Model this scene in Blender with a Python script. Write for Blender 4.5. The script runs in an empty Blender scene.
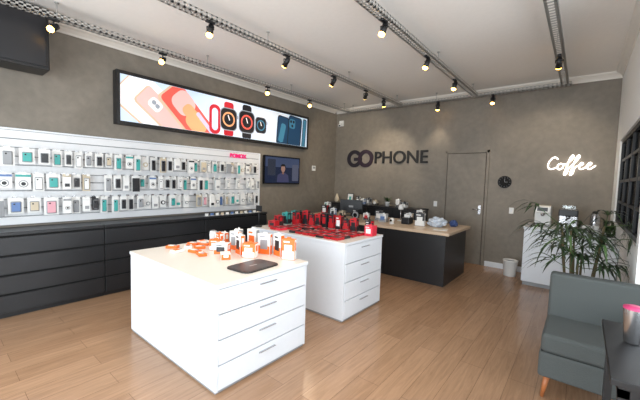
import bpy, bmesh, math, random
from mathutils import Vector, Matrix, Euler
from mathutils import noise as mn
random.seed(7)
scn=bpy.context.scene
try:
    scn.view_settings.view_transform='Standard'
    scn.view_settings.look='None'
    scn.view_settings.exposure=0.0
except Exception: pass

# ------------------------------------------------------------ materials
MATS={}
def srgb(c):
    return tuple(((x/255.0)/12.92 if x/255.0<=0.04045 else ((x/255.0+0.055)/1.055)**2.4) for x in c)
def mat(name,col,rough=0.5,metal=0.0,emit=None,es=0.0,noise=0.0,nscale=20.0,bump=0.0,trans=0.0,coat=0.0):
    if name in MATS: return MATS[name]
    m=bpy.data.materials.new(name); m.use_nodes=True
    nt=m.node_tree; b=nt.nodes['Principled BSDF']
    c=srgb(col)
    b.inputs['Base Color'].default_value=(*c,1)
    b.inputs['Roughness'].default_value=rough
    b.inputs['Metallic'].default_value=metal
    if coat: b.inputs['Coat Weight'].default_value=coat
    if trans: b.inputs['Transmission Weight'].default_value=trans
    if emit:
        b.inputs['Emission Color'].default_value=(*srgb(emit),1)
        b.inputs['Emission Strength'].default_value=es
    tc=nt.nodes.new('ShaderNodeTexCoord'); n=nt.nodes.new('ShaderNodeTexNoise')
    n.inputs['Scale'].default_value=nscale; n.inputs['Detail'].default_value=5
    nt.links.new(tc.outputs['Object'],n.inputs['Vector'])
    k=noise if noise else 0.03
    mx=nt.nodes.new('ShaderNodeMix'); mx.data_type='RGBA'
    mx.inputs[6].default_value=(*[x*(1-k) for x in c],1)
    mx.inputs[7].default_value=(*[min(1,x*(1+k)) for x in c],1)
    nt.links.new(n.outputs['Fac'],mx.inputs[0])
    nt.links.new(mx.outputs[2],b.inputs['Base Color'])
    if bump:
        bp=nt.nodes.new('ShaderNodeBump'); bp.inputs['Strength'].default_value=bump; bp.inputs['Distance'].default_value=0.01
        nt.links.new(n.outputs['Fac'],bp.inputs['Height']); nt.links.new(bp.outputs[0],b.inputs['Normal'])
    MATS[name]=m; return m

def concrete():
    m=bpy.data.materials.new('burnt_cement'); m.use_nodes=True; nt=m.node_tree; b=nt.nodes['Principled BSDF']
    tc=nt.nodes.new('ShaderNodeTexCoord')
    n1=nt.nodes.new('ShaderNodeTexNoise'); n1.inputs['Scale'].default_value=1.3; n1.inputs['Detail'].default_value=9; n1.inputs['Roughness'].default_value=0.68; n1.inputs['Distortion'].default_value=0.9
    n2=nt.nodes.new('ShaderNodeTexNoise'); n2.inputs['Scale'].default_value=11; n2.inputs['Detail'].default_value=6
    nt.links.new(tc.outputs['Object'],n1.inputs['Vector']); nt.links.new(tc.outputs['Object'],n2.inputs['Vector'])
    ad=nt.nodes.new('ShaderNodeMath'); ad.operation='MULTIPLY_ADD'; ad.inputs[1].default_value=0.35; nt.links.new(n2.outputs['Fac'],ad.inputs[0]); 
    s=nt.nodes.new('ShaderNodeMath'); s.operation='MULTIPLY'; s.inputs[1].default_value=0.65; nt.links.new(n1.outputs['Fac'],s.inputs[0]); nt.links.new(s.outputs[0],ad.inputs[2])
    cr=nt.nodes.new('ShaderNodeValToRGB'); cr.color_ramp.elements[0].position=0.33; cr.color_ramp.elements[1].position=0.67
    cr.color_ramp.elements[0].color=(*srgb((112,105,95)),1); cr.color_ramp.elements[1].color=(*srgb((134,126,115)),1)
    nt.links.new(ad.outputs[0],cr.inputs[0]); nt.links.new(cr.outputs[0],b.inputs['Base Color'])
    b.inputs['Roughness'].default_value=0.55
    return m
M_conc=concrete()
def woodfloor():
    m=bpy.data.materials.new('laminate_planks'); m.use_nodes=True; nt=m.node_tree; b=nt.nodes['Principled BSDF']
    tc=nt.nodes.new('ShaderNodeTexCoord'); mp=nt.nodes.new('ShaderNodeMapping'); mp.inputs['Rotation'].default_value=(0,0,math.radians(90))
    nt.links.new(tc.outputs['Object'],mp.inputs['Vector'])
    br=nt.nodes.new('ShaderNodeTexBrick'); br.offset=0.37; br.inputs['Scale'].default_value=1.0
    br.inputs['Brick Width'].default_value=1.3; br.inputs['Row Height'].default_value=0.19; br.inputs['Mortar Size'].default_value=0.0014; br.inputs['Bias'].default_value=0.0
    br.inputs['Color1'].default_value=(*srgb((168,134,106)),1); br.inputs['Color2'].default_value=(*srgb((156,123,96)),1); br.inputs['Mortar'].default_value=(*srgb((112,86,66)),1)
    nt.links.new(mp.outputs[0],br.inputs['Vector'])
    mp2=nt.nodes.new('ShaderNodeMapping'); mp2.inputs['Scale'].default_value=(16,1.1,1); nt.links.new(tc.outputs['Object'],mp2.inputs['Vector'])
    n=nt.nodes.new('ShaderNodeTexNoise'); n.inputs['Scale'].default_value=2.2; n.inputs['Detail'].default_value=9; n.inputs['Roughness'].default_value=0.65; n.inputs['Distortion'].default_value=0.8
    nt.links.new(mp2.outputs[0],n.inputs['Vector'])
    cr=nt.nodes.new('ShaderNodeValToRGB'); cr.color_ramp.elements[0].position=0.3; cr.color_ramp.elements[1].position=0.7
    cr.color_ramp.elements[0].color=(0.76,0.74,0.72,1); cr.color_ramp.elements[1].color=(1.10,1.09,1.08,1)
    nt.links.new(n.outputs['Fac'],cr.inputs[0])
    mx=nt.nodes.new('ShaderNodeMix'); mx.data_type='RGBA'; mx.blend_type='MULTIPLY'; mx.inputs[0].default_value=1.0
    nt.links.new(br.outputs['Color'],mx.inputs[6]); nt.links.new(cr.outputs[0],mx.inputs[7]); nt.links.new(mx.outputs[2],b.inputs['Base Color'])
    b.inputs['Roughness'].default_value=0.22
    return m
M_floor=woodfloor()
def mixglass(name,tint,fac):
    m=bpy.data.materials.new(name); m.use_nodes=True; nt=m.node_tree
    for n in list(nt.nodes): nt.nodes.remove(n)
    o=nt.nodes.new('ShaderNodeOutputMaterial'); t=nt.nodes.new('ShaderNodeBsdfTransparent'); g=nt.nodes.new('ShaderNodeBsdfGlossy'); x=nt.nodes.new('ShaderNodeMixShader')
    t.inputs[0].default_value=(*tint,1); g.inputs['Roughness'].default_value=0.05; x.inputs[0].default_value=fac
    nt.links.new(t.outputs[0],x.inputs[1]); nt.links.new(g.outputs[0],x.inputs[2]); nt.links.new(x.outputs[0],o.inputs[0])
    return m
M_glass=mixglass('clear_glass',(0.95,0.97,0.97),0.08)
M_dglass=mixglass('tinted_glass',(0.25,0.28,0.32),0.15)
M_acr=mixglass('clear_acrylic',(0.85,0.9,0.92),0.2)

WHITE=mat('white_laminate',(222,226,232),0.35)
WTOP=mat('white_counter_top',(218,213,206),0.28)
CEIL=mat('ceiling_paint',(236,232,227),0.8)
WWALL=mat('white_wall_paint',(242,242,240),0.7)
CROWN=mat('crown_paint',(226,221,213),0.6)
SLAT=mat('slatwall_white',(222,223,225),0.4)
BLACK=mat('matte_black',(24,24,26),0.45)
BLACKLAM=mat('black_laminate',(29,30,33),0.40,noise=0.12,nscale=40)
GLOSSB=mat('gloss_black',(10,10,12),0.12)
DARKGAP=mat('shadow_gap',(8,8,8),0.9)
DOORGAP=mat('door_gap',(58,53,48),0.9)
STEEL=mat('galvanised_steel',(178,176,172),0.45,0.35)
CHROME=mat('brushed_chrome',(190,190,192),0.25,0.95)
WOODTOP=mat('desk_wood_top',(200,176,150),0.35,noise=0.12,nscale=8)
LEGW=mat('oak_leg',(165,98,55),0.45,noise=0.15,nscale=15)
FABRIC=mat('grey_fabric',(74,78,77),0.9,noise=0.2,nscale=220,bump=0.4)
FABRICD=mat('grey_fabric_seam',(42,45,44),0.95)
ORANGE=mat('orange_print',(238,108,32),0.45)
PWHITE=mat('package_white',(228,228,226),0.4)
PGREY=mat('package_grey',(145,147,150),0.4)
PBLACK=mat('package_black',(30,30,34),0.35)
PLQ=mat('plaque_black',(20,20,22),0.95)
RED=mat('red_print',(180,24,34),0.4)
PINKR=mat('coral_print',(220,50,70),0.4)
TEAL=mat('teal_print',(60,160,155),0.4)
PINK=mat('pink_print',(220,160,170),0.4)
BLUEP=mat('blue_print',(90,120,170),0.4)
BEIGE=mat('beige_print',(200,186,162),0.5)
GREEN=mat('dark_leaf',(36,52,30),0.45,noise=0.35,nscale=12)
GREEN2=mat('light_leaf',(62,88,46),0.45,noise=0.3,nscale=12)
STEM=mat('palm_stem',(84,74,48),0.7,noise=0.3)
SOIL=mat('potting_soil',(50,38,28),0.95)
POT=mat('charcoal_pot',(38,40,42),0.6)

# ------------------------------------------------------------ builder
class B:
    def __init__(s,name): s.n=name; s.bm=bmesh.new(); s.m=[]
    def mi(s,m):
        if m not in s.m: s.m.append(m)
        return s.m.index(m)
    def _fin(s,verts,m,smooth=False,mx=None):
        if mx is not None:
            for v in verts: v.co=mx@v.co
        i=s.mi(m); fs=set()
        for v in verts:
            for f in v.link_faces: fs.add(f)
        for f in fs: f.material_index=i; f.smooth=smooth
    def box(s,lo,hi,m,bev=0,mx=None,seg=2):
        lo=Vector(lo);hi=Vector(hi);c=(lo+hi)/2;d=hi-lo
        g=bmesh.ops.create_cube(s.bm,size=1); vs=g['verts']
        for v in vs: v.co=Vector((v.co.x*d.x,v.co.y*d.y,v.co.z*d.z))+c
        if bev:
            es=set(e for v in vs for e in v.link_edges)
            r=bmesh.ops.bevel(s.bm,geom=list(es),offset=bev,segments=seg,affect='EDGES',profile=0.5)
            vs=list(set(v for f in r['faces'] for v in f.verts)|set(v for v in vs if v.is_valid))
        s._fin(vs,m,False,mx)
    def cyl(s,p1,p2,r1,r2,m,seg=20,smooth=True,mx=None):
        p1=Vector(p1);p2=Vector(p2);ax=(p2-p1);L=ax.length
        g=bmesh.ops.create_cone(s.bm,cap_ends=True,segments=seg,radius1=max(r1,1e-5),radius2=max(r2,1e-5),depth=L)
        q=ax.to_track_quat('Z','Y').to_matrix().to_4x4(); T=Matrix.Translation((p1+p2)/2)@q
        if mx is not None: T=mx@T
        s._fin(g['verts'],m,smooth,T)
        for v in g['verts']:
            for f in v.link_faces:
                if len(f.verts)>4: f.smooth=False
    def lathe(s,prof,c,m,seg=28,mx=None,mats=None):
        c=Vector(c);rings=[]
        for (r,z) in prof:
            ring=[s.bm.verts.new(c+Vector((r*math.cos(2*math.pi*i/seg),r*math.sin(2*math.pi*i/seg),z))) for i in range(seg)]
            rings.append(ring)
        for k in range(len(rings)-1):
            mm=mats[k] if mats else m
            for i in range(seg):
                j=(i+1)%seg
                f=s.bm.faces.new((rings[k][i],rings[k][j],rings[k+1][j],rings[k+1][i])); f.smooth=True; f.material_index=s.mi(mm)
        f=s.bm.faces.new(list(reversed(rings[0]))); f.material_index=s.mi(mats[0] if mats else m)
        f=s.bm.faces.new(rings[-1]); f.material_index=s.mi(mats[-1] if mats else m)
        if mx is not None:
            for rg in rings:
                for v in rg: v.co=mx@v.co
    def poly(s,pts,n,th,m,smooth=False):
        n=Vector(n).normalized()
        a=[s.bm.verts.new(Vector(p)) for p in pts]; b=[s.bm.verts.new(Vector(p)+n*th) for p in pts]
        i=s.mi(m); fs=[s.bm.faces.new(b),s.bm.faces.new(list(reversed(a)))]
        for k in range(len(pts)):
            j=(k+1)%len(pts); fs.append(s.bm.faces.new((a[k],a[j],b[j],b[k])))
        for f in fs: f.material_index=i; f.smooth=smooth
    def sphere(s,c,r,m,sc=(1,1,1),seg=16):
        g=bmesh.ops.create_uvsphere(s.bm,u_segments=seg,v_segments=max(6,seg//2),radius=r)
        s._fin(g['verts'],m,True,Matrix.Translation(c)@Matrix.Diagonal((*sc,1)))
    def strip(s,pts,widths,side,m,fold=0.0):
        i=s.mi(m); prev=None
        for p,w in zip(pts,widths):
            p=Vector(p); sd=Vector(side)*w
            cur=(s.bm.verts.new(p-sd+Vector((0,0,fold*w))),s.bm.verts.new(p),s.bm.verts.new(p+sd+Vector((0,0,fold*w))))
            if prev:
                for k in (0,1):
                    f=s.bm.faces.new((prev[k],prev[k+1],cur[k+1],cur[k])); f.material_index=i; f.smooth=True
            prev=cur
    def done(s,name=None,parent=None,fixn=True):
        me=bpy.data.meshes.new(s.n)
        if fixn: bmesh.ops.recalc_face_normals(s.bm,faces=s.bm.faces)
        s.bm.to_mesh(me); s.bm.free()
        for m in s.m: me.materials.append(m)
        o=bpy.data.objects.new(s.n,me); scn.collection.objects.link(o)
        if parent: o.parent=parent
        return o
def rotz(c,deg):
    c=Vector(c); return Matrix.Translation(c)@Matrix.Rotation(math.radians(deg),4,'Z')@Matrix.Translation(-c)
def text(name,body,size,loc,rot,m,ext=0.01,sx=1.0,off=0.0,align='CENTER',shear=0,sp=1.0):
    cu=bpy.data.curves.new(name,'FONT'); cu.body=body; cu.size=size; cu.extrude=ext; cu.align_x=align; cu.align_y='CENTER'; cu.offset=off; cu.shear=shear; cu.space_character=sp
    o=bpy.data.objects.new(name,cu); scn.collection.objects.link(o); o.location=loc; o.rotation_euler=rot; o.scale=(sx,1,1)
    bpy.context.view_layer.update()
    dg=bpy.context.evaluated_depsgraph_get(); me=bpy.data.meshes.new_from_object(o.evaluated_get(dg)); me.name=name
    mw=o.matrix_world.copy(); bpy.data.objects.remove(o); bpy.data.curves.remove(cu)
    me.materials.clear(); me.materials.append(m)
    o2=bpy.data.objects.new(name,me); scn.collection.objects.link(o2); o2.matrix_world=mw
    return o2
def rrect(cy,cz,w,h,r,ang=0,n=5,skew=0):
    out=[]
    for (sx,sz,a0) in ((1,1,0),(-1,1,90),(-1,-1,180),(1,-1,270)):
        for k in range(n+1):
            a=math.radians(a0+90*k/n); x=sx*(w/2-r)+r*math.cos(a); z=sz*(h/2-r)+r*math.sin(a); out.append((x+skew*z,z))
    ca,sa=math.cos(math.radians(ang)),math.sin(math.radians(ang))
    return [(cy+x*ca-z*sa,cz+x*sa+z*ca) for x,z in out]

H=3.41; XR=5.50; XR2=6.3; YF=-8.2; JY=-3.36; T=0.15
# ------------------------------------------------------------ shell
b=B('floor'); b.box((-T,YF-T,-0.1),(XR2+T,T,0),M_floor); b.done()
b=B('ceiling'); b.box((-T,YF-T,H),(XR2+T,T,H+0.12),CEIL); b.done()
b=B('wall_left'); b.box((-T,YF,0),(0,0,H),M_conc); b.done()
b=B('wall_back'); b.box((-T,0,0),(XR+T,T,H),M_conc); b.done()
wy0,wy1,wz0,wz1=-3.22,-0.62,1.12,2.27
b=B('wall_right'); b.box((XR,JY,0),(XR+T,0,wz0),WWALL); b.box((XR,JY,wz1),(XR+T,0,H),WWALL)
b.box((XR,JY,wz0),(XR+T,wy0,wz1),WWALL); b.box((XR,wy1,wz0),(XR+T,0,wz1),WWALL); b.done()
b=B('wall_right_return'); b.box((XR+T,JY,0),(XR2+T,JY+T,H),WWALL); b.done()
b=B('wall_right_front'); b.box((XR2,YF,0),(XR2+T,JY,0.15),WWALL); b.box((XR2,YF,2.8),(XR2+T,JY,H),WWALL); b.box((XR2,YF,0.15),(XR2+T,YF+0.3,2.8),WWALL); b.box((XR2,JY-0.3,0.15),(XR2+T,JY,2.8),WWALL); b.done()
b=B('wall_front'); b.box((-T,YF-T,0),(0.6,YF,H),M_conc); b.box((0.6,YF-T,2.9),(XR2+T,YF,H),M_conc); b.box((6.0,YF-T,0),(XR2+T,YF,2.9),M_conc); b.done()
def window(name,axis,a0,a1,z0,z1,pos,nv,nh,glass,fw=0.05,bars=0):
    b=B(name)
    def bx(a,c,zz,ze,d0,d1,m):
        if axis=='x': b.box((pos+d0,a,zz),(pos+d1,c,ze),m)
        else: b.box((a,pos+d0,zz),(c,pos+d1,ze),m)
    bx(a0,a1,z0,z0+fw,-.03,.03,BLACK); bx(a0,a1,z1-fw,z1,-.03,.03,BLACK); bx(a0,a0+fw,z0,z1,-.03,.03,BLACK); bx(a1-fw,a1,z0,z1,-.03,.03,BLACK)
    for i in range(1,nv): a=a0+(a1-a0)*i/nv; bx(a-fw/2,a+fw/2,z0+fw,z1-fw,-.025,.025,BLACK)
    for i in range(1,nh): z=z0+(z1-z0)*i/nh; bx(a0+fw,a1-fw,z-fw/3,z+fw/3,-.02,.02,BLACK)
    bx(a0+fw,a1-fw,z0+fw,z1-fw,-.004,.004,glass)
    for i in range(1,bars): a=a0+(a1-a0)*i/bars; bx(a-.008,a+.008,z0+fw,z1-fw,.04,.056,BLACK)
    return b.done()
window('window_1','x',wy0,wy1,wz0,wz1,XR+0.05,4,4,M_dglass,0.05,22)
window('window_2','y',0.6,6.0,0,2.9,YF-0.07,4,1,M_glass,0.06)
window('window_3','x',YF+0.3,JY-0.3,0.15,2.8,XR2+0.07,4,1,M_glass,0.06)
def crown(name,p0,p1,nrm):
    b=B(name); p0=Vector(p0);p1=Vector(p1);n=Vector(nrm)
    prof=[(0,0),(0,-0.10),(0.012,-0.10),(0.02,-0.075),(0.05,-0.04),(0.075,-0.025),(0.085,0)]
    a=[b.bm.verts.new(p0+n*x+Vector((0,0,H+z))) for x,z in prof]; c=[b.bm.verts.new(p1+n*x+Vector((0,0,H+z))) for x,z in prof]
    i=b.mi(CROWN)
    for k in range(len(prof)):
        j=(k+1)%len(prof); b.bm.faces.new((a[k],a[j],c[j],c[k]))
    b.bm.faces.new(a); b.bm.faces.new(c); b.done()
crown('trim_1',(0,0,0),(XR,0,0),(0,-1,0)); crown('trim_2',(0,YF,0),(0,-0.085,0),(1,0,0)); crown('trim_3',(XR,JY,0),(XR,-0.085,0),(-1,0,0))
b=B('baseboard_back'); b.box((0,-0.018,0),(2.82,0,0.1),WHITE,0.004); b.box((3.72,-0.018,0),(XR,0,0.1),WHITE,0.004); b.done()
b=B('baseboard_left'); b.box((0,-2.6,0),(0.018,-0.02,0.1),WHITE,0.004); b.done()
# door
b=B('door_1'); b.box((2.92,-0.022,0.005),(3.64,-0.001,2.2),M_conc,0.003)
b.box((2.86,-0.024,0),(2.909,-0.001,2.26),M_conc,0.004); b.box((3.651,-0.024,0),(3.70,-0.001,2.26),M_conc,0.004); b.box((2.86,-0.024,2.211),(3.70,-0.001,2.26),M_conc,0.004)
b.box((2.908,-0.008,0),(2.921,-0.001,2.215),DOORGAP); b.box((3.639,-0.008,0),(3.652,-0.001,2.215),DOORGAP); b.box((2.905,-0.008,2.199),(3.655,-0.001,2.212),DOORGAP)
b.box((3.55,-0.03,1.0),(3.60,-0.022,1.18),CHROME,0.003); b.cyl((3.575,-0.03,1.1),(3.575,-0.07,1.1),0.009,0.009,CHROME); b.cyl((3.58,-0.068,1.1),(3.46,-0.068,1.1),0.009,0.009,CHROME); b.done()

# ------------------------------------------------------------ cable trays
def tray(name,axis,c,a0,a1,z=3.23,w=0.10,hh=0.05):
    b=B(name)
    def bx(u0,u1,v0,v1,z0,z1,m=STEEL):
        if axis=='y': b.box((c+v0,u0,z0),(c+v1,u1,z1),m)
        else: b.box((u0,c+v0,z0),(u1,c+v1,z1),m)
    for s in (-1,1):
        lo,hi=sorted((s*w/2,s*(w/2-0.003)))
        bx(a0,a1,lo,hi,z,z+0.014); bx(a0,a1,lo,hi,z+hh-0.014,z+hh)
        lo2,hi2=sorted((s*w/2,s*(w/2-0.026))); bx(a0,a1,lo2,hi2,z,z+0.003)
    n=int((a1-a0)/0.06)
    for i in range(n+1):
        p=a0+(a1-a0)*i/n*0.996
        bx(p,p+0.026,-w/2,w/2,z,z+0.0032)
        for s in (-1,1):
            lo,hi=sorted((s*w/2,s*(w/2-0.003))); bx(p,p+0.022,lo,hi,z,z+hh)
    m=max(2,int((a1-a0)/1.7))
    for i in range(m+1):
        p=a0+0.15+(a1-a0-0.3)*i/m
        q=(c,p) if axis=='y' else (p,c)
        b.cyl((q[0],q[1],z+0.003),(q[0],q[1],H+0.001),0.005,0.005,STEEL,8)
        b.cyl((q[0],q[1],z+0.003),(q[0],q[1],z+0.012),0.012,0.012,STEEL,8)
        b.cyl((q[0],q[1],H-0.01),(q[0],q[1],H),0.02,0.02,STEEL,8)
    return b.done()
tray('cable_tray','y',0.62,-7.9,-0.40)
tray('cable_tray','y',1.97,-7.9,-0.40)
tray('cable_tray','y',3.46,-7.9,-0.40)
tray('cable_tray','y',4.80,-7.9,-0.40)
tray('cable_tray','x',-0.30,0.55,4.88)

# ------------------------------------------------------------ spotlights
GLOW=mat('warm_led_lens',(255,215,130),0.4,emit=(255,190,80),es=24)
def spot(x,y,aim,power,zt=3.2295,col=(1,0.84,0.64),size=75,dome=True):
    b=B('track_spotlight'); k=0.82
    b.box((x-0.02,y-0.05,zt-0.022),(x+0.02,y+0.05,zt+0.0),BLACK,0.004)
    b.cyl((x,y,zt-0.02),(x,y,zt-0.06),0.008,0.008,BLACK,10)
    c=Vector((x,y,zt-0.095)); a=(Vector(aim)-c).normalized()
    side=a.cross(Vector((0,0,1))).normalized()
    b.box((-0.040,-0.010,-0.004),(0.040,0.010,0.004),BLACK,mx=Matrix.Translation((x,y,zt-0.058))@side.to_track_quat('X','Z').to_matrix().to_4x4())
    for s in(-1,1):
        b.cyl(c+side*s*0.038+Vector((0,0,0.038)),c+side*s*0.038,0.005,0.005,BLACK,8)
    b.cyl(c-a*0.07*k,c+a*0.06*k,0.030,0.033,BLACK,20); b.cyl(c+a*0.06*k,c+a*0.075*k,0.035,0.037,BLACK,20)
    b.cyl(c-a*0.085*k,c-a*0.07*k,0.023,0.028,BLACK,20)
    b.cyl(c+a*0.075*k,c+a*(0.075*k+0.012),0.034,0.031,GLOW,20); b.cyl(c+a*(0.075*k+0.012),c+a*(0.075*k+0.022),0.031,0.016,GLOW,20)
    o=b.done()
    l=bpy.data.lights.new('spot_lamp','SPOT'); l.energy=power; l.color=col; l.spot_size=math.radians(size); l.spot_blend=0.7; l.shadow_soft_size=0.04
    lo=bpy.data.objects.new('spot_lamp',l); scn.collection.objects.link(lo); lo.location=c+a*0.11
    lo.rotation_euler=a.to_track_quat('-Z','Y').to_euler(); lo.parent=o
    return o
for y in (-5.98,-4.82,-2.95,-1.80,-7.1): spot(0.62,y,(2.2,y-1.5,1.6),24)
for y,am in ((-4.95,(2.4,-5.6,1.2)),(-3.82,(0,-3.2,2.0)),(-2.78,(0.0,-2.0,1.8)),(-1.80,(0.4,-0.0,2.3)),(-1.12,(1.5,0,1.9))): spot(1.97,y,am,60)
for y,am in ((-5.3,(2.6,-5.0,0.8)),(-3.92,(3.3,-4.9,1.2)),(-2.75,(3.0,-3.6,0.9)),(-1.58,(3.2,-2.4,1.0))): spot(3.46,y,am,36)
spot(4.80,-1.86,(4.6,0.0,1.8),60)
spot(2.75,-0.30,(2.6,-0.02,1.5),18); spot(3.75,-0.30,(3.8,-0.9,1.2),16)

# ------------------------------------------------------------ left wall: lightbox poster
LBW=mat('lightbox_sky',(190,208,224),0.5,emit=(205,222,240),es=0.50)
py0,py1,pz0,pz1=-5.22,-1.26,2.28,3.01
b=B('illuminated_poster')
b.box((0.004,py0,pz0),(0.12,py1,pz1),BLACK,0.006)
b.box((0.12,py0,pz1-0.045),(0.135,py1,pz1),BLACK); b.box((0.12,py0,pz0),(0.135,py1,pz0+0.045),BLACK)
b.box((0.12,py0,pz0+.045),(0.135,py0+0.045,pz1-.045),BLACK); b.box((0.12,py1-0.045,pz0+.045),(0.135,py1,pz1-.045),BLACK)
b.box((0.12,py0+0.045,pz0+0.045),(0.126,py1-0.045,pz1-0.045),LBW)
def em(n,c,s=0.42): return mat(n,c,0.5,emit=c,es=s)
E_pk=em('print_rose',(232,186,180)); E_wh=em('print_white',(242,236,234)); E_rd=em('print_coral',(222,92,80)); E_or=em('print_amber',(236,166,118)); E_lb=em('print_lilac',(196,186,218))
E_dr=em('print_red',(190,30,45)); E_bk=em('print_black',(26,26,32),0.3); E_nv=em('print_navy',(24,60,90)); E_tl=em('print_petrol',(60,118,146)); E_gd=em('print_gold',(210,182,156)); E_gr=em('print_haze',(214,224,236)); E_sg=em('print_grey',(150,156,166))
ylo,yhi,zlo,zhi=py0+0.05,py1-0.05,pz0+0.05,pz1-0.05
def clip(pts):
    def cl(P,ax,v,keep):
        out=[]
        for i in range(len(P)):
            a,c=P[i],P[(i+1)%len(P)]
            ia=keep(a[ax],v); ic=keep(c[ax],v)
            if ia: out.append(a)
            if ia!=ic:
                t=(v-a[ax])/(c[ax]-a[ax]); out.append((a[0]+t*(c[0]-a[0]),a[1]+t*(c[1]-a[1])))
        return out
    for ax,v,k in ((0,ylo,lambda q,v:q>=v),(0,yhi,lambda q,v:q<=v),(1,zlo,lambda q,v:q>=v),(1,zhi,lambda q,v:q<=v)):
        if not pts: return pts
        pts=cl(pts,ax,v,k)
    return pts
lay=[0.1262]
def pr(pts,m):
    pts=clip(pts)
    if len(pts)>=3:
        b.poly([(lay[0],y,z) for y,z in pts],(1,0,0),0.0002,m); lay[0]+=0.00025
def circ(cy,cz,r,n=20,ry=1): return [(cy+r*ry*math.cos(2*math.pi*i/n),cz+r*math.sin(2*math.pi*i/n)) for i in range(n)]
pr([(-3.9,zlo),(-2.2,zlo),(-1.9,zhi),(-3.7,zhi)],E_gr)
# pale tablet, then pink / coral phones laid diagonally
pr(rrect(-4.72,2.56,0.62,1.05,0.06,52),E_gd); pr(rrect(-4.71,2.57,0.59,1.02,0.05,52),E_wh); pr(rrect(-4.84,2.70,0.10,0.10,0.03,52),E_sg); pr(circ(-4.84,2.70,0.03),E_bk)
pr(rrect(-4.58,2.50,0.34,0.86,0.06,50),E_gd); pr(rrect(-4.57,2.51,0.31,0.82,0.05,50),E_pk); pr(rrect(-4.70,2.63,0.16,0.20,0.05,50),E_wh); pr(circ(-4.72,2.66,0.035),E_sg); pr(circ(-4.67,2.61,0.035),E_sg)
pr(rrect(-4.18,2.56,0.46,1.0,0.07,44),E_gd); pr(rrect(-4.16,2.57,0.42,0.95,0.06,44),E_rd); pr(rrect(-4.26,2.74,0.34,0.36,0.12,44),E_pk); pr(rrect(-4.04,2.46,0.30,0.38,0.12,44),E_or); pr(rrect(-4.16,2.62,0.20,0.24,0.08,44),E_or)
pr(rrect(-3.86,2.45,0.07,0.5,0.03,44),E_lb)
def watch(cy,cz,st,fc,s=1.0,sd=E_bk):
    pr(rrect(cy,cz,0.20*s,0.60*s,0.05*s,0),st); pr(rrect(cy,cz,0.36*s,0.40*s,0.10*s,0),E_sg); pr(rrect(cy,cz,0.33*s,0.37*s,0.09*s,0),sd)
    pr(circ(cy,cz,0.13*s),fc); pr(circ(cy,cz,0.10*s),E_bk); pr(rrect(cy,cz+0.03,0.02,0.10*s,0.005,20),E_wh); pr(rrect(cy+0.18*s+0.012,cz+.06,0.024,0.06,0.01,0),E_sg)
pr(rrect(-3.70,2.58,0.22,0.50,0.10,0),E_dr); pr(rrect(-3.70,2.58,0.12,0.38,0.06,0),LBW)
watch(-3.42,2.62,E_dr,E_or,1.0); watch(-3.02,2.63,E_bk,E_rd,1.05); watch(-2.68,2.62,E_wh,E_tl,0.80,E_bk)
pr(rrect(-2.08,2.60,0.34,0.60,0.06,-4),E_bk); pr(rrect(-2.08,2.60,0.30,0.56,0.05,-4),E_nv); pr(rrect(-2.10,2.55,0.14,0.40,0.05,-14),E_tl)
pr(rrect(-1.72,2.62,0.42,0.66,0.07,-4),E_bk); pr(rrect(-1.72,2.62,0.38,0.62,0.06,-4),E_nv); pr(rrect(-1.80,2.78,0.18,0.20,0.05,-4),E_tl)
for dy,dz in ((-0.04,0.045),(0.04,0.045),(0,-0.045)): pr(circ(-1.80+dy,2.78+dz,0.032,12),E_bk)
pr(rrect(-1.42,2.62,0.12,0.64,0.04,-4),E_bk); pr(rrect(-1.42,2.62,0.09,0.6,0.03,-4),E_tl)
b.done()

# ------------------------------------------------------------ wall speaker (upper left)
b=B('wall_speaker')
b.box((0.08,-6.44,2.72),(0.42,-5.98,3.36),BLACK,0.012)
b.box((0.42,-6.41,2.75),(0.432,-6.01,3.33),PBLACK,0.004)
b.box((0.003,-6.28,2.9),(0.08,-6.12,3.15),BLACK); b.done()

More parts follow.
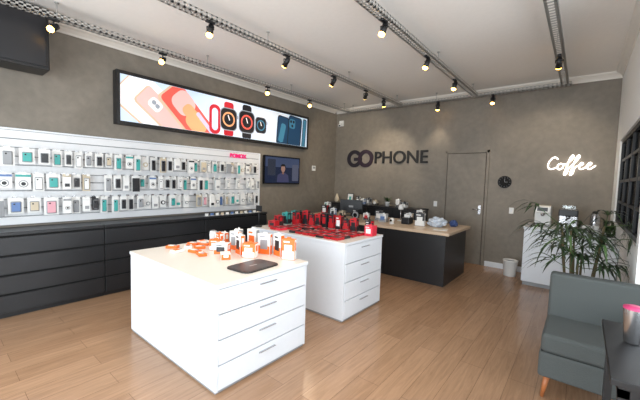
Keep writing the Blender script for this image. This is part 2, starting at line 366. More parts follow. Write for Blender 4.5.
# ------------------------------------------------------------ slatwall
sy0,sy1,sz0,sz1=-7.6,-2.62,0.96,2.06
b=B('slatwall_panel')
b.box((0.003,sy0,sz0),(0.008,sy1,sz1),PGREY)
n=11; p=(sz1-sz0)/n
for i in range(n): b.box((0.008,sy0,sz0+i*p+0.005),(0.028,sy1,sz0+(i+1)*p-0.005),SLAT,0.002,seg=1)
b.box((0.003,sy1,sz0),(0.034,sy1+0.025,sz1),WHITE); b.box((0.003,sy0,sz1),(0.034,sy1+0.025,sz1+0.02),WHITE)
b.done()
b=B('hanging_phone_accessories')
HOOK=CHROME
pal=[PWHITE,PWHITE,PWHITE,PWHITE,PWHITE,PGREY,PGREY,BEIGE,PWHITE,PBLACK]
for r,zt in enumerate((1.83,1.545,1.26)):
    y=-7.4
    while y<-2.78:
        big=y<-5.95
        w=random.uniform(0.075,0.098) if not big else random.uniform(0.10,0.14)
        if random.random()<0.05: y+=w+0.03; continue
        c=y+w/2; h=random.uniform(0.17,0.225) if not big else random.uniform(0.15,0.21)
        dpt=random.uniform(0.04,0.15)
        b.cyl((0.0285,c,zt+0.012),(0.19,c,zt+0.018),0.003,0.003,HOOK,6); b.cyl((0.19,c,zt+0.018),(0.2,c,zt+0.03),0.003,0.003,HOOK,6)
        b.box((0.0285,c-0.02,zt-0.005),(0.033,c+0.02,zt+0.035),HOOK)
        b.box((0.2,c-0.016,zt+0.004),(0.203,c+0.016,zt+0.030),PWHITE)
        col=random.choice(pal)
        x1=0.06+dpt
        k=random.randint(1,3)
        for j in range(k):
            xx=x1-j*0.022
            b.box((xx-0.004,c-w/2,zt-h+0.02),(xx,c+w/2,zt+0.022),PWHITE if random.random()<.7 else col,0.0)
        t=random.random()
        if t<0.55:
            prod=random.choice([PBLACK,PGREY,PBLACK,TEAL,PWHITE,BLUEP,PWHITE,PBLACK,BEIGE,PGREY,PBLACK,PINK,TEAL])
            b.box((x1,c-w*0.34,zt-h+0.035),(x1+0.012,c+w*0.34,zt-0.02),PGREY,0.008)
            b.box((x1+0.012,c-w*0.29,zt-h+0.045),(x1+0.016,c+w*0.29,zt-0.03),prod,0.002,seg=1)
            b.cyl((x1+0.016,c-w*0.12,zt-0.050),(x1+0.019,c-w*0.12,zt-0.050),0.009,0.009,GLOSSB,10)
        elif t<0.68:
            b.cyl((x1,c,zt-h*0.5),(x1+0.015,c,zt-h*0.5),w*0.34,w*0.34,random.choice([PBLACK,PGREY,BEIGE]),18); b.cyl((x1+0.015,c,zt-h*0.5),(x1+0.018,c,zt-h*0.5),w*0.2,w*0.2,PWHITE,18)
        elif t<0.84:
            for q in range(3): 
                b.cyl((x1+0.002*q,c,zt-h*0.55),(x1+0.004+0.002*q,c,zt-h*0.55),w*(0.32-0.08*q),w*(0.32-0.08*q),[PGREY,PWHITE,PBLACK][q],16)
            b.box((x1,c-w/2,zt-0.02),(x1+0.004,c+w/2,zt+0.005),random.choice([PBLACK,TEAL,PGREY,BLUEP]))
        else:
            b.box((x1,c-w/2,zt-h+0.02),(x1+0.02,c+w/2,zt-0.01),random.choice(pal),0.004)
            b.box((x1+0.02,c-w*0.3,zt-h+0.05),(x1+0.0215,c+w*0.3,zt-h+0.09),random.choice([PBLACK,PGREY,TEAL]))
        y+=w+random.uniform(0.018,0.034)
b.done()
NEONP=mat('pink_neon',(215,35,110),0.4,emit=(230,30,120),es=0.35)
text('pink_brand_lettering','BOMOX',0.10,(0.042,-3.14,1.985),(math.radians(90),0,math.radians(90)),NEONP,0.006,1.0,0.005)

# ------------------------------------------------------------ black drawer cabinets
def cabinet(y0,y1):
    b=B('drawer_cabinet'); x1=0.42
    b.box((0.004,y0,0.06),(x1-0.02,y1,0.90),BLACKLAM); b.box((0.004,y0,0.0),(x1-0.05,y1,0.06),BLACK)
    b.box((0.004,y0,0.90),(x1+0.008,y1,0.935),BLACKLAM,0.003)
    h=0.84/4
    for i in range(4):
        z0=0.06+i*h
        b.box((x1-0.02,y0+0.004,z0+0.003),(x1,y1-0.004,z0+h-0.022),BLACKLAM,0.002,seg=1)
        b.box((x1-0.03,y0+0.004,z0+h-0.022),(x1-0.012,y1-0.004,z0+h-0.004),DARKGAP)
    b.done()
for y0,y1 in ((-7.6,-6.92),(-6.915,-5.47),(-5.465,-4.06),(-4.055,-2.73)): cabinet(y0,y1)

# ------------------------------------------------------------ TV
SCR=mat('tv_screen_glow',(20,26,42),0.15,emit=(36,52,88),es=0.3)
b=B('wall_tv')
b.box((0.003,-2.2,1.62),(0.04,-1.8,1.92),BLACK); b.box((0.04,-2.53,1.47),(0.085,-1.47,2.06),GLOSSB,0.006)
b.box((0.085,-2.51,1.495),(0.087,-1.49,2.04),SCR)
def tvq(n,pts,c,s,x): b.poly([(x,y,z) for y,z in pts],(1,0,0),0.0003,mat(n,(20,20,24),0.2,emit=c,es=s))
tvq('tv_img_sky',rrect(-2.0,1.93,1.0,0.20,0.01),(78,94,130),0.5,0.0872)
tvq('tv_img_bldg',rrect(-2.33,1.82,0.22,0.34,0.02),(58,66,84),0.5,0.0876)
tvq('tv_img_body',[(-2.18,1.51),(-2.16,1.66),(-2.06,1.71),(-1.94,1.71),(-1.84,1.66),(-1.82,1.51)],(70,72,110),0.6,0.0880)
tvq('tv_img_neck',rrect(-2.0,1.72,0.06,0.08,0.02),(150,110,95),0.6,0.0884)
tvq('tv_img_face',circ(-2.0,1.80,0.075,20,0.8),(186,144,126),0.6,0.0888)
tvq('tv_img_hair',[(-2.07,1.80),(-2.07,1.87),(-2.03,1.90),(-1.97,1.90),(-1.93,1.87),(-1.93,1.80),(-1.945,1.85),(-2.055,1.85)],(30,24,22),0.4,0.0892)
tvq('tv_img_side',rrect(-1.62,1.72,0.20,0.36,0.02),(104,110,134),0.5,0.0880)
b.done()

# ------------------------------------------------------------ back wall sign
PURP=mat('sign_charcoal',(26,20,30),0.6); PLUM=mat('sign_plum',(40,24,38),0.6); SBL=mat('sign_black',(18,18,20),0.6)
b=B('wall_sign')
def ring(cx,cz,R,r,a0,a1,m,y=-0.03,th=0.03,n=36):
    ao=math.radians(a0);aw=math.radians(a1-a0); i=b.mi(m); prev=None
    for k in range(n+1):
        a=ao+aw*k/n; ca,sa=math.cos(a),math.sin(a)
        cur=[b.bm.verts.new((cx+q*ca,yy,cz+q*sa)) for q,yy in ((r,y),(R,y),(R,y+th),(r,y+th))]
        if prev:
            for q in range(4):
                j=(q+1)%4; f=b.bm.faces.new((prev[q],prev[j],cur[j],cur[q])); f.material_index=i
        else: b.bm.faces.new(cur).material_index=i
        prev=cur
    b.bm.faces.new(prev).material_index=i
ring(0.61,2.14,0.215,0.125,38,345,PURP)
b.box((0.60,-0.03,2.085),(0.825,0.0,2.165),PURP)
ring(0.935,2.14,0.215,0.125,0,360,PLUM,y=-0.034,th=0.034)
ob=b.done()
t=text('letters','PHONE',0.40,(1.17,-0.018,2.14),(math.radians(90),0,0),SBL,0.018,1.0,0.004,align='LEFT',sp=1.0)
bpy.context.view_layer.update()
wd=t.dimensions.x; t.scale=(1.30/wd,1,1); 
t.parent=ob
b=B('round_wall_plaque'); b.cyl((3.98,0,1.65),(3.98,-0.02,1.65),0.115,0.115,PLQ,36); ring(3.98,1.65,0.116,0.104,0,360,SBL,y=-0.024,th=0.008)  # dark round wall plaque; the clock ticks and hands on it are made up
for k in range(12):
    a=k*math.pi/6; b.box((3.976+0.088*math.cos(a),-0.0212,1.646+0.088*math.sin(a)),(3.984+0.088*math.cos(a),-0.0198,1.654+0.088*math.sin(a)),PGREY)
b.box((3.977,-0.022,1.65),(3.983,-0.0205,1.715),PGREY); b.box((3.98,-0.022,1.647),(4.03,-0.0205,1.653),PGREY); b.done()
# neon coffee
NE=mat('white_neon',(255,250,240),0.4,emit=(255,246,235),es=4.0)
cu=bpy.data.curves.new('neon_coffee_sign','CURVE'); cu.dimensions='3D'; cu.bevel_depth=0.0085; cu.bevel_resolution=3
C0=[(2.1,3.2),(1.8,3.8),(1.1,3.8),(0.5,3.0),(0.2,1.8),(0.5,0.7),(1.3,0.4),(2.2,1.0)]
O0=[(3.1,2.1),(2.6,2.0),(2.3,1.3),(2.5,0.5),(3.1,0.4),(3.6,1.0),(3.5,1.8),(3.1,2.1),(3.5,1.7),(4.1,1.9)]
F0=[(4.1,1.9),(4.8,2.8),(5.3,3.8),(5.0,4.4),(4.6,3.8),(4.4,2.2),(4.2,0.4),(4.0,-0.8),(4.3,-1.2),(4.7,-0.4),(4.6,0.9),(5.3,1.5)]
F1=[(x+1.2,y) for x,y in F0]; F1[0]=(5.3,1.5)
E0=[(6.5,1.5),(7.1,1.5),(7.5,2.0),(7.1,2.4),(6.7,1.6),(6.9,0.6),(7.5,0.5),(8.1,1.1)]
E1=[(x+1.6,y) for x,y in E0]; E1[-1]=(9.9,1.5)
for S in (C0,O0,F0,F1,E0,E1):
    sp=cu.splines.new('NURBS'); sp.points.add(len(S)-1)
    for q,(x,y) in zip(sp.points,S): q.co=(4.60+(x+0.12*y)*0.066,-0.028,1.86+y*0.062,1)
    sp.order_u=3; sp.use_endpoint_u=True
cu.materials.append(NE); tmp=bpy.data.objects.new('tmp',cu); scn.collection.objects.link(tmp)
bpy.context.view_layer.update()
me=bpy.data.meshes.new_from_object(tmp.evaluated_get(bpy.context.evaluated_depsgraph_get())); bpy.data.objects.remove(tmp)
o=bpy.data.objects.new('neon_coffee_sign',me); scn.collection.objects.link(o)
b=B('standoffs')
for x,z in ((4.66,1.95),(4.92,1.9),(5.2,1.95)): b.cyl((x,0,z),(x,-0.03,z),0.006,0.006,PWHITE,8)
so=b.done(parent=o)
def plate(x,z,w=0.075,h=0.115):
    b=B('wall_switch'); b.box((x-w/2,-0.008,z-h/2),(x+w/2,0,z+h/2),PWHITE,0.003); b.box((x-w/6,-0.012,z-h/5),(x+w/6,-0.006,z+h/5),WHITE,0.001); b.done()
plate(4.12,1.12); plate(2.7,1.15)
b=B('security_camera'); b.box((0.12,-0.05,2.98),(0.24,0,3.12),PWHITE,0.008); b.cyl((0.18,-0.04,3.03),(0.2,-0.15,2.98),0.03,0.033,PWHITE,16); b.cyl((0.2,-0.15,2.98),(0.2005,-0.153,2.9785),0.022,0.022,GLOSSB,16); b.done()
b=B('thermostat'); b.box((0.001,-0.95,1.80),(0.02,-0.83,1.92),PWHITE,0.004); b.box((0.02,-0.93,1.85),(0.022,-0.85,1.90),PGREY); b.done()

# ------------------------------------------------------------ islands
def island(x0,x1,y0,y1,h,seam=True):
    b=B('display_island')
    b.box((x0+0.02,y0+0.015,0.0),(x1-0.02,y1-0.02,0.025),PGREY)
    b.box((x0+0.008,y0+0.008,0.02),(x1-0.025,y1-0.012,h-0.03),WHITE,0.002)
    b.box((x0,y0,h-0.03),(x1+0.004,y1,h),WHITE,0.003)
    b.box((x0+0.002,y0+0.002,h-0.001),(x1+0.002,y1-0.002,h+0.0015),WTOP,0)
    b.box((x1-0.024,y0+0.008,0.02),(x1-0.004,y0+0.028,h-0.03),WHITE)
    b.box((x1-0.024,y1-0.03,0.02),(x1-0.004,y1-0.012,h-0.03),WHITE)
    b.box((x1-0.025,y0+0.028,0.022),(x1-0.022,y1-0.03,h-0.03),PGREY)
    n=4; hh=(h-0.03-0.025)/n
    for i in range(n):
        z0=0.025+i*hh
        b.box((x1-0.022,y0+0.031,z0+0.004),(x1,y1-0.033,z0+hh-0.005),WHITE,0.003)
        yc=(y0+y1)/2; zc=z0+hh*0.72
        b.box((x1,yc-0.085,zc-0.005),(x1+0.004,yc+0.085,zc+0.004),PGREY); b.box((x1+0.0,yc-0.085,zc+0.004),(x1+0.020,yc+0.085,zc+0.008),CHROME,0.001); 
    return b.done()
island(1.64,3.155,-5.63,-4.64,0.82)
island(1.54,3.14,-4.01,-3.14,0.90)

# ------------------------------------------------------------ products
def pbox(name,x,y,z,w,d,h,ang,body,band,label=None,lean=0):
    b=B(name); mx=rotz((x,y,0),ang); e=0.0008
    b.box((x-w/2,y-d/2,z),(x+w/2,y+d/2,z+h),body,0.0015,mx,1)
    b.box((x-w/2+0.004,y-d/2-e,z+0.004),(x+w/2-0.004,y-d/2,z+h*0.42),band,0,mx)
    b.box((x+w/2,y-d/2+0.003,z+0.004),(x+w/2+e,y+d/2-0.003,z+h-0.004),band,0,mx)
    if label is not None:
        b.box((x-w*0.30,y-d/2-2.2*e,z+h*0.26),(x+w*0.30,y-d/2,z+h*0.72),label,0.0002,mx,1)
        b.box((x-w*0.36,y-d/2-e,z+h*0.82),(x+w*0.10,y-d/2,z+h*0.90),label,0,mx)
        b.box((x+w/2+e,y-d*0.25,z+h*0.45),(x+w/2+2*e,y+d*0.25,z+h*0.85),body,0,mx)
    b.box((x-w*0.16,y-0.002,z+h),(x+w*0.16,y+0.002,z+h+0.016),body,0,mx)
    return b.done()
z=0.8225
L1=[(2.98,-4.72,.13,.05,.20,25,ORANGE,PWHITE,PWHITE),(2.82,-4.70,.13,.045,.22,-12,PWHITE,ORANGE,PBLACK),(2.66,-4.74,.14,.05,.21,18,PWHITE,ORANGE,PGREY),
(2.66,-4.93,.13,.09,.14,30,ORANGE,PWHITE,PWHITE),(2.49,-4.92,.13,.05,.20,-15,PWHITE,ORANGE,PBLACK),(2.46,-4.73,.13,.05,.23,5,PWHITE,PGREY,ORANGE),
(2.36,-5.04,.14,.10,.11,35,PWHITE,ORANGE,PBLACK),(2.30,-4.84,.12,.05,.20,8,PWHITE,ORANGE,PGREY),(2.20,-4.72,.10,.05,.20,-10,PWHITE,PGREY,PBLACK),
(2.16,-4.98,.13,.08,.11,45,ORANGE,PWHITE,PWHITE),(2.05,-4.86,.10,.05,.15,-10,ORANGE,PWHITE,PWHITE),(2.56,-5.14,.12,.09,.06,-30,PWHITE,ORANGE,ORANGE),(1.94,-4.72,.10,.05,.13,-10,PWHITE,ORANGE,PBLACK)]
for a in L1: pbox('charger_box',a[0],a[1],z,*a[2:])
for i,(x,y,a) in enumerate(((1.78,-5.02,20),(1.88,-5.14,-30),(1.99,-5.07,60),(2.12,-5.20,10),(1.74,-4.88,80),(2.28,-5.22,-15),(1.87,-4.94,30),(2.00,-5.32,100),(1.78,-5.26,40))):
    b=B('earphone_pack'); mx=rotz((x,y,0),a); c1=[ORANGE,PWHITE,ORANGE][i%3]
    b.box((x-0.06,y-0.038,z),(x+0.06,y+0.038,z+0.026),c1,0.004,mx); b.box((x-0.038,y-0.022,z+0.026),(x+0.02,y+0.022,z+0.030),PWHITE if c1 is ORANGE else ORANGE,0.001,mx); b.cyl((x+0.038,y,z+0.026),(x+0.038,y,z+0.034),0.013,0.011,PGREY,12,mx=mx); b.done()
for x,y in ((1.70,-4.72),(1.82,-4.72)):
    b=B('smart_speaker'); b.lathe([(0.036,0),(0.042,0.01),(0.045,0.07),(0.040,0.115),(0.022,0.125)],(x,y,z),PWHITE,mats=[PGREY,PWHITE,PWHITE,PGREY]); b.done()
def stand(x,y,z,a,m=PBLACK):
    b=B('phone_on_stand'); mx=rotz((x,y,0),a)
    b.box((x-0.04,y-0.04,z),(x+0.04,y+0.04,z+0.008),M_acr,0,mx)
    t=mx@Matrix.Translation((x,y,z+0.01))@Matrix.Rotation(math.radians(-18),4,'X')
    b.box((-0.005,0.012,0),(0.005,0.02,0.10),M_acr,0,t); b.box((-0.036,0,0),(0.036,0.009,0.15),m,0.004,t); b.box((-0.033,-0.0008,0.004),(0.033,0,0.146),GLOSSB,0,t)
    b.done()
stand(2.07,-4.70,z,10)
b=B('black_phone_tray'); pts=[(x,y,z) for x,y in rrect(2.94,-5.12,0.28,0.40,0.06,4)]; b.poly(pts,(0,0,1),0.010,BLACK)
pts=[(x,y,z+0.010) for x,y in rrect(2.94,-5.12,0.245,0.365,0.05,4)]; b.poly(pts,(0,0,1),0.001,PBLACK)
b.box((2.90,-5.128,z+0.011),(2.98,-5.112,z+0.0115),PGREY,0,rotz((2.94,-5.12,0),90)); b.done()
z=0.9025
random.seed(11)
cols=[RED,RED,PBLACK,RED,PINKR,PBLACK,RED,RED]
for i in range(40):
    gx=1.91+0.116*(i%10)+random.uniform(-.01,.01); gy=-3.89+0.150*(i//10)+random.uniform(-.008,.008)
    if (i*7)%11==3: continue
    h=random.choice([0.025,0.03,0.045,0.03])
    b=B('phone_case_box'); mx=rotz((gx,gy,0),random.uniform(-8,8)); c1=random.choice(cols); c2=PBLACK if c1 is not PBLACK else RED
    b.box((gx-0.048,gy-0.064,z),(gx+0.048,gy+0.064,z+h),c1,0.002,mx,1); b.box((gx-0.034,gy-0.05,z+h),(gx+0.034,gy+0.03,z+h+0.001),c2,0,mx); b.box((gx-0.02,gy+0.042,z+h),(gx+0.02,gy+0.05,z+h+0.001),PWHITE,0,mx); b.done()
pbox('headphone_box',3.07,-3.34,z,0.11,0.13,0.13,3,PINKR,PINKR,PWHITE)
pbox('headphone_box',2.97,-3.20,z,0.09,0.07,0.17,-8,PBLACK,RED,PWHITE)
for i in range(10):
    pbox('headphone_box',1.62+0.125*i,-3.22,z,0.10,0.07,random.uniform(0.13,0.22),random.uniform(-8,8),[TEAL,PBLACK,RED,PBLACK,RED,PBLACK,PBLACK,RED,PBLACK,RED][i],[PBLACK,RED,PBLACK,RED,PBLACK,PBLACK,RED,PBLACK,RED,PBLACK][i],[PWHITE,RED,PBLACK,RED,PBLACK,RED,RED,PWHITE,RED,PBLACK][i])
pbox('speaker_box',1.62,-3.40,z,0.11,0.09,0.17,5,TEAL,PBLACK,PBLACK)
pbox('speaker_box',1.66,-3.60,z,0.12,0.09,0.14,-12,RED,PBLACK,PBLACK)
pbox('speaker_box',1.78,-3.36,z,0.11,0.06,0.19,-12,PBLACK,RED,RED)
pbox('speaker_box',1.75,-3.78,z,0.12,0.10,0.09,10,RED,RED,PBLACK)
b=B('display_stand_pole'); b.cyl((1.60,-3.93,z),(1.60,-3.93,z+0.015),0.05,0.045,BLACK,20); b.cyl((1.60,-3.93,z+0.015),(1.60,-3.93,z+0.26),0.006,0.006,BLACK,10); b.box((1.54,-3.938,z+0.22),(1.66,-3.925,z+0.30),BLACK,0.003); b.done()

# ------------------------------------------------------------ back service desk
b=B('service_desk')
b.box((0.55,-1.93,0.0),(3.56,-1.90,0.80),BLACKLAM); b.box((0.55,-1.90,0.0),(0.58,-0.82,0.80),BLACKLAM); b.box((3.53,-1.90,0.0),(3.56,-0.82,0.80),BLACKLAM)
b.box((0.58,-1.90,0.78),(3.53,-0.82,0.80),BLACK)
b.box((0.58,-1.3,0.06),(1.6,-0.84,0.78),BLACKLAM); b.box((0.62,-1.28,0),(1.55,-0.88,0.06),BLACK)
b.box((0.50,-1.98,0.80),(3.62,-0.78,0.845),WOODTOP,0.004)
for xs in (1.55,2.55): b.box((xs-.0015,-1.9315,0.0),(xs+.0015,-1.929,0.80),DARKGAP)
b.done()
b=B('back_cabinet')
b.box((0.03,-0.42,0.0),(2.55,-0.025,1.0),BLACKLAM); b.box((0.02,-0.44,1.0),(2.57,-0.022,1.03),BLACKLAM,0.003)
for i in range(4):
    x0=0.04+i*0.627; b.box((x0,-0.436,0.07),(x0+0.62,-0.42,0.985),BLACKLAM,0.002); b.box((x0+0.28,-0.448,0.93),(x0+0.36,-0.436,0.94),CHROME)
b.done()
z=1.031
def vase(n,x,y,z,m,s=1.0):
    b=B(n); b.lathe([(0.035*s,0),(0.055*s,0.03*s),(0.06*s,0.09*s),(0.035*s,0.15*s),(0.022*s,0.19*s),(0.028*s,0.21*s)],(x,y,z),m); return b.done()
vase('decor_vase',0.25,-0.22,z,BEIGE,1.0)
b=B('framed_print'); t=Matrix.Translation((0.62,-0.18,z))@Matrix.Rotation(math.radians(-8),4,'X'); b.box((-0.09,0,0),(0.09,0.015,0.24),PBLACK,0.002,t); b.box((-0.075,-0.001,0.015),(0.075,0,0.225),PWHITE,0,t); b.box((-0.03,-0.002,0.07),(0.03,-0.001,0.16),TEAL,0,t); b.done()
for i,(x,w,h,c1,c2) in enumerate(((0.9,0.09,0.17,PBLACK,PWHITE),(1.04,0.1,0.13,PWHITE,BLUEP),(1.2,0.1,0.16,PBLACK,PGREY),(1.38,0.11,0.11,BEIGE,PBLACK),(1.95,0.09,0.17,PWHITE,PBLACK),(2.1,0.12,0.12,PBLACK,PWHITE))):
    pbox('storage_box',x,-0.22,z,w,0.1,h,random.uniform(-10,10),c1,c2,PWHITE)
def smallplant(name,x,y,z,s=1.0,n=14,potm=PWHITE,seed=1,xmax=99):
    rr=random.Random(seed); b=B(name)
    b.lathe([(0.04*s,0),(0.055*s,0.09*s),(0.06*s,0.1*s),(0.05*s,0.1*s),(0.045*s,0.085*s)],(x,y,z),potm,mats=[potm,potm,potm,SOIL])
    for i in range(n):
        a=rr.uniform(0,6.28); L=rr.uniform(0.12,0.2)*s; d=Vector((math.cos(a),math.sin(a),0)); sd=Vector((-d.y,d.x,0)); up=rr.uniform(0.5,1.4)
        pts=[Vector((x,y,z+0.085*s))+d*L*t*0.7+Vector((0,0,L*(up*t-0.55*t*t))) for t in (0,.25,.5,.75,1)]
        for q in pts: q.x=min(q.x,xmax)
        b.strip(pts,[0.004*s,0.016*s,0.02*s,0.014*s,0.001],sd,GREEN2 if i%2 else GREEN,0.3)
    return b.done(fixn=False)
smallplant('small_potted_plant',1.68,-0.22,z,1.0,seed=3)
z=0.846
b=B('desk_lamp'); x,y=2.45,-1.15
b.cyl((x,y,z),(x,y,z+0.02),0.06,0.055,PWHITE,20); b.cyl((x,y,z+0.02),(x,y,z+0.24),0.008,0.008,CHROME,10); b.lathe([(0.045,0.0),(0.05,0.03),(0.035,0.09),(0.01,0.10)],(x,y,z+0.22),PWHITE); b.done()
b=B('monitor'); mx=rotz((1.35,-1.2,0),12)
b.box((1.23,-1.28,z),(1.47,-1.12,z+0.012),BLACK,0.004,mx); b.box((1.33,-1.19,z+0.012),(1.37,-1.17,z+0.12),BLACK,0.002,mx); b.box((1.10,-1.22,z+0.06),(1.60,-1.195,z+0.34),PBLACK,0.004,mx); b.box((1.115,-1.194,z+0.075),(1.585,-1.193,z+0.325),GLOSSB,0,mx); b.box((1.30,-1.2215,z+0.18),(1.40,-1.22,z+0.22),PGREY,0,mx)
b.done()
b=B('receipt_printer'); x,y=2.72,-1.45; b.box((x-0.075,y-0.09,z),(x+0.075,y+0.09,z+0.12),PBLACK,0.012); b.box((x-0.05,y-0.02,z+0.12),(x+0.05,y+0.0,z+0.17),PWHITE); b.done()
DK=[(2.98,-1.50,.16,.09,.22,8,PBLACK,PWHITE,PWHITE),(2.86,-1.18,.13,.09,.24,-12,PWHITE,PBLACK,PGREY),(2.30,-1.55,.14,.10,.15,4,PWHITE,PGREY,BLUEP),(2.12,-1.40,.13,.1,.19,14,PBLACK,PGREY,PWHITE),
(1.94,-1.55,.11,.1,.13,14,PWHITE,PBLACK,RED),(0.85,-1.45,.14,.1,.2,4,PBLACK,RED,PWHITE),(0.68,-1.15,.12,.1,.24,-8,PWHITE,PGREY,TEAL),(1.60,-1.40,.12,.09,.16,5,PBLACK,PBLACK,PWHITE),(1.42,-1.62,.13,.09,.13,-9,BEIGE,PBLACK,PBLACK),(1.22,-1.65,.10,.09,.17,9,PWHITE,BLUEP,PBLACK),(2.62,-1.12,.12,.08,.16,3,PWHITE,BEIGE,PBLACK)]
for a in DK: pbox('router_box',a[0],a[1],z,*a[2:])
vase('decor_vase',1.05,-1.55,z,PBLACK,0.9)
b=B('camera_dome')
x,y=2.52,-1.65; b.cyl((x,y,z),(x,y,z+0.02),0.045,0.04,PWHITE,20); b.sphere((x,y,z+0.06),0.045,PWHITE); b.cyl((x,y-0.035,z+0.06),(x,y-0.048,z+0.06),0.022,0.02,GLOSSB,16); b.done()
b=B('desk_clock'); x,y=1.75,-1.65; b.box((x-0.05,y-0.03,z),(x+0.05,y+0.03,z+0.018),PBLACK,0.003)
b.cyl((x,y+0.012,z+0.08),(x,y-0.012,z+0.08),0.065,0.065,PGREY,24); b.cyl((x,y-0.012,z+0.08),(x,y-0.02,z+0.08),0.042,0.04,GLOSSB,24); b.done()
b=B('crumpled_plastic_bag'); 
g=bmesh.ops.create_icosphere(b.bm,subdivisions=4,radius=1)
for v in g['verts']:
    p=v.co.copy(); d=1+0.35*mn.noise(p*2.3)+0.18*mn.noise(p*6)
    v.co=Vector((3.22+p.x*d*0.15,-1.35+p.y*d*0.12,z+max(0,0.07+p.z*d*0.085)))
BAG=mat('bag_plastic',(195,205,218),0.4,noise=0.15,nscale=9); b._fin(g['verts'],BAG,False); b.done()
b=B('fabric_pouch'); g=bmesh.ops.create_icosphere(b.bm,subdivisions=3,radius=1)
for v in g['verts']:
    p=v.co.copy(); d=1+0.25*mn.noise(p*3+Vector((5,1,2))); v.co=Vector((3.42+p.x*d*0.07,-1.10+p.y*d*0.08,z+max(0,0.05+p.z*d*0.06)))
b._fin(g['verts'],mat('navy_fabric',(60,80,130),0.8),False); b.done()
b=B('desk_papers'); b.box((3.30,-1.78,z),(3.50,-1.58,z+0.006),PWHITE,0,rotz((3.4,-1.68,0),10)); b.box((3.27,-1.75,z+0.006),(3.42,-1.61,z+0.009),BEIGE,0,rotz((3.35,-1.68,0),-12)); b.done()
for i in range(12):
    y=-4.0+i*0.1; b=B('price_card'); b.box((0.3,y,0.936),(0.36,y+0.06,0.940),PWHITE); b.box((0.33,y,0.940),(0.334,y+0.06,0.976),[PWHITE,BLUEP,PWHITE,BEIGE][i%4]); b.done()

# ------------------------------------------------------------ coffee corner
b=B('coffee_cabinet'); x0,x1,y0,y1=4.44,5.46,-0.86,-0.16
b.box((x0+0.02,y0+0.03,0),(x1-0.02,y1,0.06),PGREY); b.box((x0,y0+0.018,0.06),(x1,y1,0.91),WHITE,0.002); b.box((x0-0.012,y0-0.01,0.91),(x1+0.012,y1,0.945),WHITE,0.003)
for i in range(2):
    xa=x0+i*0.51; b.box((xa+0.004,y0,0.07),(xa+0.506,y0+0.018,0.68),WHITE,0.002); b.box((xa+0.004,y0,0.69),(xa+0.506,y0+0.018,0.90),WHITE,0.002); b.box((xa+0.2,y0-0.02,0.84),(xa+0.3,y0-0.012,0.85),CHROME); b.box((xa+0.2,y0-0.02,0.84),(xa+0.206,y0,0.85),CHROME); b.box((xa+0.294,y0-0.02,0.84),(xa+0.3,y0,0.85),CHROME)
b.done()
z=0.946
b=B('coffee_machine'); x,y=4.65,-0.52
b.box((x-0.11,y-0.05,z),(x+0.11,y+0.16,z+0.33),PWHITE,0.015); b.box((x-0.11,y-0.17,z+0.22),(x+0.11,y-0.04,z+0.33),PWHITE,0.015); b.box((x-0.10,y-0.17,z),(x+0.10,y-0.05,z+0.035),PGREY,0.006)
b.cyl((x,y-0.11,z+0.22),(x,y-0.11,z+0.17),0.03,0.02,CHROME,16); b.box((x-0.07,y-0.173,z+0.25),(x+0.07,y-0.168,z+0.31),PBLACK,0.002); b.done()
b=B('espresso_machine'); x,y=4.98,-0.55
b.box((x-0.12,y-0.05,z),(x+0.12,y+0.16,z+0.30),CHROME,0.015); b.box((x-0.12,y-0.17,z+0.20),(x+0.12,y-0.04,z+0.30),PBLACK,0.012); b.box((x-0.115,y-0.18,z),(x+0.115,y-0.05,z+0.03),CHROME,0.004)
b.cyl((x,y-0.11,z+0.20),(x,y-0.11,z+0.16),0.03,0.022,CHROME,16); b.cyl((x,y-0.11,z+0.16),(x-0.02,y-0.25,z+0.15),0.01,0.012,BLACK,10); b.box((x-0.09,y-0.02,z+0.30),(x+0.09,y+0.14,z+0.36),M_acr,0.01); b.done()
for i in range(5):
    x=5.18+0.07*(i%3)+0.03*(i//3); y=-0.70+0.09*(i//3); b=B('paper_cup'); b.lathe([(0.022,0),(0.03,0.08),(0.032,0.083),(0.027,0.083),(0.02,0.01)],(x,y,z),PWHITE,20); b.done()
b=B('thermos_jug'); b.lathe([(0.06,0),(0.062,0.02),(0.06,0.2),(0.04,0.25),(0.035,0.28),(0.02,0.29)],(5.30,-0.42,z),CHROME,mats=[PBLACK,CHROME,CHROME,PBLACK,PBLACK]); b.done()
b=B('trash_bin'); b.lathe([(0.09,0),(0.095,0.01),(0.115,0.26),(0.12,0.265),(0.12,0.28),(0.105,0.28),(0.10,0.26),(0.085,0.02)],(4.22,-0.42,0),PWHITE,mats=[PWHITE]*6+[PGREY]); b.done()

# ------------------------------------------------------------ armchair
b=B('armchair')
x0,x1=4.95,5.62; yf,yb=-4.03,-3.42
b.box((x0,yf,0.17),(x1,yb,0.36),FABRIC,0.02,seg=3)
b.box((x0+0.008,yf+0.005,0.358),(x1-0.015,yb-0.10,0.50),FABRIC,0.03,seg=4)
b.box((x0+0.01,yb-0.13,0.20),(x1,yb+0.0,0.86),FABRIC,0.025,seg=4)
b.box((x1-0.09,yf+0.05,0.30),(x1+0.0,yb-0.02,0.66),FABRIC,0.03,seg=3)
b.box((x0+0.012,yf+0.012,0.352),(x1-0.02,yb-0.1,0.364),FABRICD)
for xx,yy,sx,sy in ((x0+0.06,yf+0.06,-1,-1),(x1-0.06,yf+0.06,1,-1),(x0+0.06,yb-0.06,-1,1),(x1-0.06,yb-0.06,1,1)):
    b.cyl((xx+sx*0.025,yy+sy*0.02,0),(xx,yy,0.18),0.012,0.022,LEGW,14)
b.done()

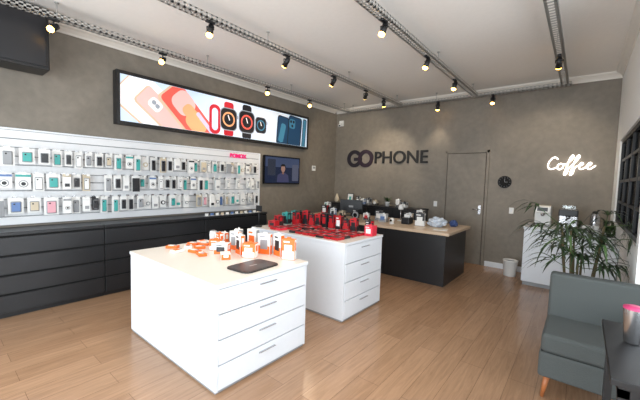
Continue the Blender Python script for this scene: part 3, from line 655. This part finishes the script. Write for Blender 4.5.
# ------------------------------------------------------------ palm
b=B('potted_palm'); px,py=5.15,-2.90
b.lathe([(0.13,0),(0.14,0.01),(0.19,0.40),(0.20,0.44),(0.20,0.46),(0.18,0.46),(0.175,0.42)],(px,py,0),POT,mats=[POT]*5+[SOIL])
rr=random.Random(8)
def lerp3(p0,p1,p2,t): return p0*(1-t)**2+p1*2*t*(1-t)+p2*t*t
for s in range(9):
    a=s*0.7+rr.uniform(-.3,.3); base=Vector((px+0.08*math.cos(a),py+0.08*math.sin(a),0.42)); hgt=rr.uniform(0.28,0.84); top=base+Vector((0.08*math.cos(a),0.08*math.sin(a),hgt))
    b.cyl(base,top,0.013,0.009,STEM,8)
    for k in range(4):
        a2=a+k*1.6+rr.uniform(-.4,.4); d=Vector((math.cos(a2),math.sin(a2),0)); L=rr.uniform(0.14,0.28)
        q=top-Vector((0,0,0.05*k)); tip=q+d*L+Vector((0,0,L*rr.uniform(0.1,0.9))); b.cyl(q,tip,0.004,0.003,GREEN2,6)
        nl=8
        for j in range(nl):
            fa=(j-(nl-1)/2)*0.36; dd=Vector((d.x*math.cos(fa)-d.y*math.sin(fa),d.x*math.sin(fa)+d.y*math.cos(fa),0))
            LL=rr.uniform(0.20,0.36)*(1-0.06*abs(j-(nl-1)/2)); up=rr.uniform(0.10,0.6)
            p1=tip+dd*LL*0.5+Vector((0,0,up*LL*0.9)); p2=tip+dd*LL+Vector((0,0,-LL*rr.uniform(0.0,0.6)))
            pts=[lerp3(tip,p1,p2,t) for t in (0,.2,.4,.6,.8,1)]
            b.strip(pts,[0.003,0.009,0.012,0.011,0.006,0.001],Vector((-dd.y,dd.x,0)),GREEN if rr.random()<.85 else GREEN2,0.25)
for v in b.bm.verts:
    if v.co.x>XR-0.02: v.co.x=XR-0.02-0.15*(v.co.x-XR+0.02)
    if v.co.z<0.95 and v.co.y<-3.38: v.co.y=-3.38+rr.uniform(0,.01)
b.done(fixn=False)

# ------------------------------------------------------------ console table + tumbler
b=B('side_table'); x0,x1,y0,y1=5.28,6.0,-5.0,-4.16
b.box((x0,y0,0.72),(x1,y1,0.75),BLACK,0.003); b.box((x0+0.03,y0+0.03,0.66),(x1-0.03,y1-0.03,0.72),BLACK)
for xx in (x0+0.03,x1-0.07):
    for yy in (y0+0.03,y1-0.07): b.box((xx,yy,0),(xx+0.04,yy+0.04,0.70),BLACK)
b.done()
LID=mat('magenta_lid',(195,60,110),0.4)
b=B('insulated_tumbler'); b.lathe([(0.03,0),(0.034,0.005),(0.044,0.17),(0.046,0.19),(0.046,0.202),(0.02,0.21)],(5.39,-4.48,0.7505),CHROME,mats=[CHROME,CHROME,CHROME,LID,LID]); b.done()
b=B('side_shelf'); b.box((5.37,-1.9,0.0),(5.49,-1.1,0.88),WHITE,0.004); b.box((5.35,-1.92,0.88),(5.495,-1.08,0.905),WHITE,0.003); b.done()
smallplant('leafy_potted_plant',5.42,-1.3,0.906,1.2,18,PWHITE,seed=9,xmax=5.46)
smallplant('leafy_potted_plant',5.42,-1.7,0.906,1.0,16,PWHITE,seed=12,xmax=5.46)

# ------------------------------------------------------------ lights
def area(name,loc,rot,sx,sy,p,col):
    l=bpy.data.lights.new(name,'AREA'); l.shape='RECTANGLE'; l.size=sx; l.size_y=sy; l.energy=p; l.color=col
    o=bpy.data.objects.new(name,l); scn.collection.objects.link(o); o.location=loc; o.rotation_euler=rot; return o
area('daylight_storefront',(3.3,YF-0.4,1.6),(math.radians(90),0,0),5.4,2.8,390,(0.91,0.95,1.0))
area('daylight_side',(XR2+0.5,-5.8,1.6),(0,math.radians(90),0),2.6,3.8,215,(0.91,0.95,1.0))
w=bpy.data.worlds.new('World'); scn.world=w; w.use_nodes=True
bg=w.node_tree.nodes['Background']; sk=w.node_tree.nodes.new('ShaderNodeTexSky'); sk.sky_type='HOSEK_WILKIE'
sk.turbidity=4; sk.sun_direction=(0.3,-0.5,0.8)
w.node_tree.links.new(sk.outputs[0],bg.inputs[0]); bg.inputs[1].default_value=0.9

# ------------------------------------------------------------ camera
Xc=Vector((.7749,.0639,-.6289));Yc=Vector((.6311,-.0312,.7751));Zc=Vector((.0299,-.9975,-.0644))
d=Vector((Xc[1],Yc[1],Zc[1]));f=Vector((Xc[2],Yc[2],Zc[2]))
bk=(-f).normalized(); up=-d; up=(up-up.dot(bk)*bk).normalized(); rt=up.cross(bk)
R=Matrix((rt,up,bk)).transposed().to_4x4()
cam=bpy.data.cameras.new('camera'); co=bpy.data.objects.new('camera',cam); scn.collection.objects.link(co)
co.matrix_world=Matrix.Translation((5.13,-6.92,1.6))@R
cam.sensor_width=36; cam.lens=36*323/640; cam.clip_start=0.05
scn.camera=co
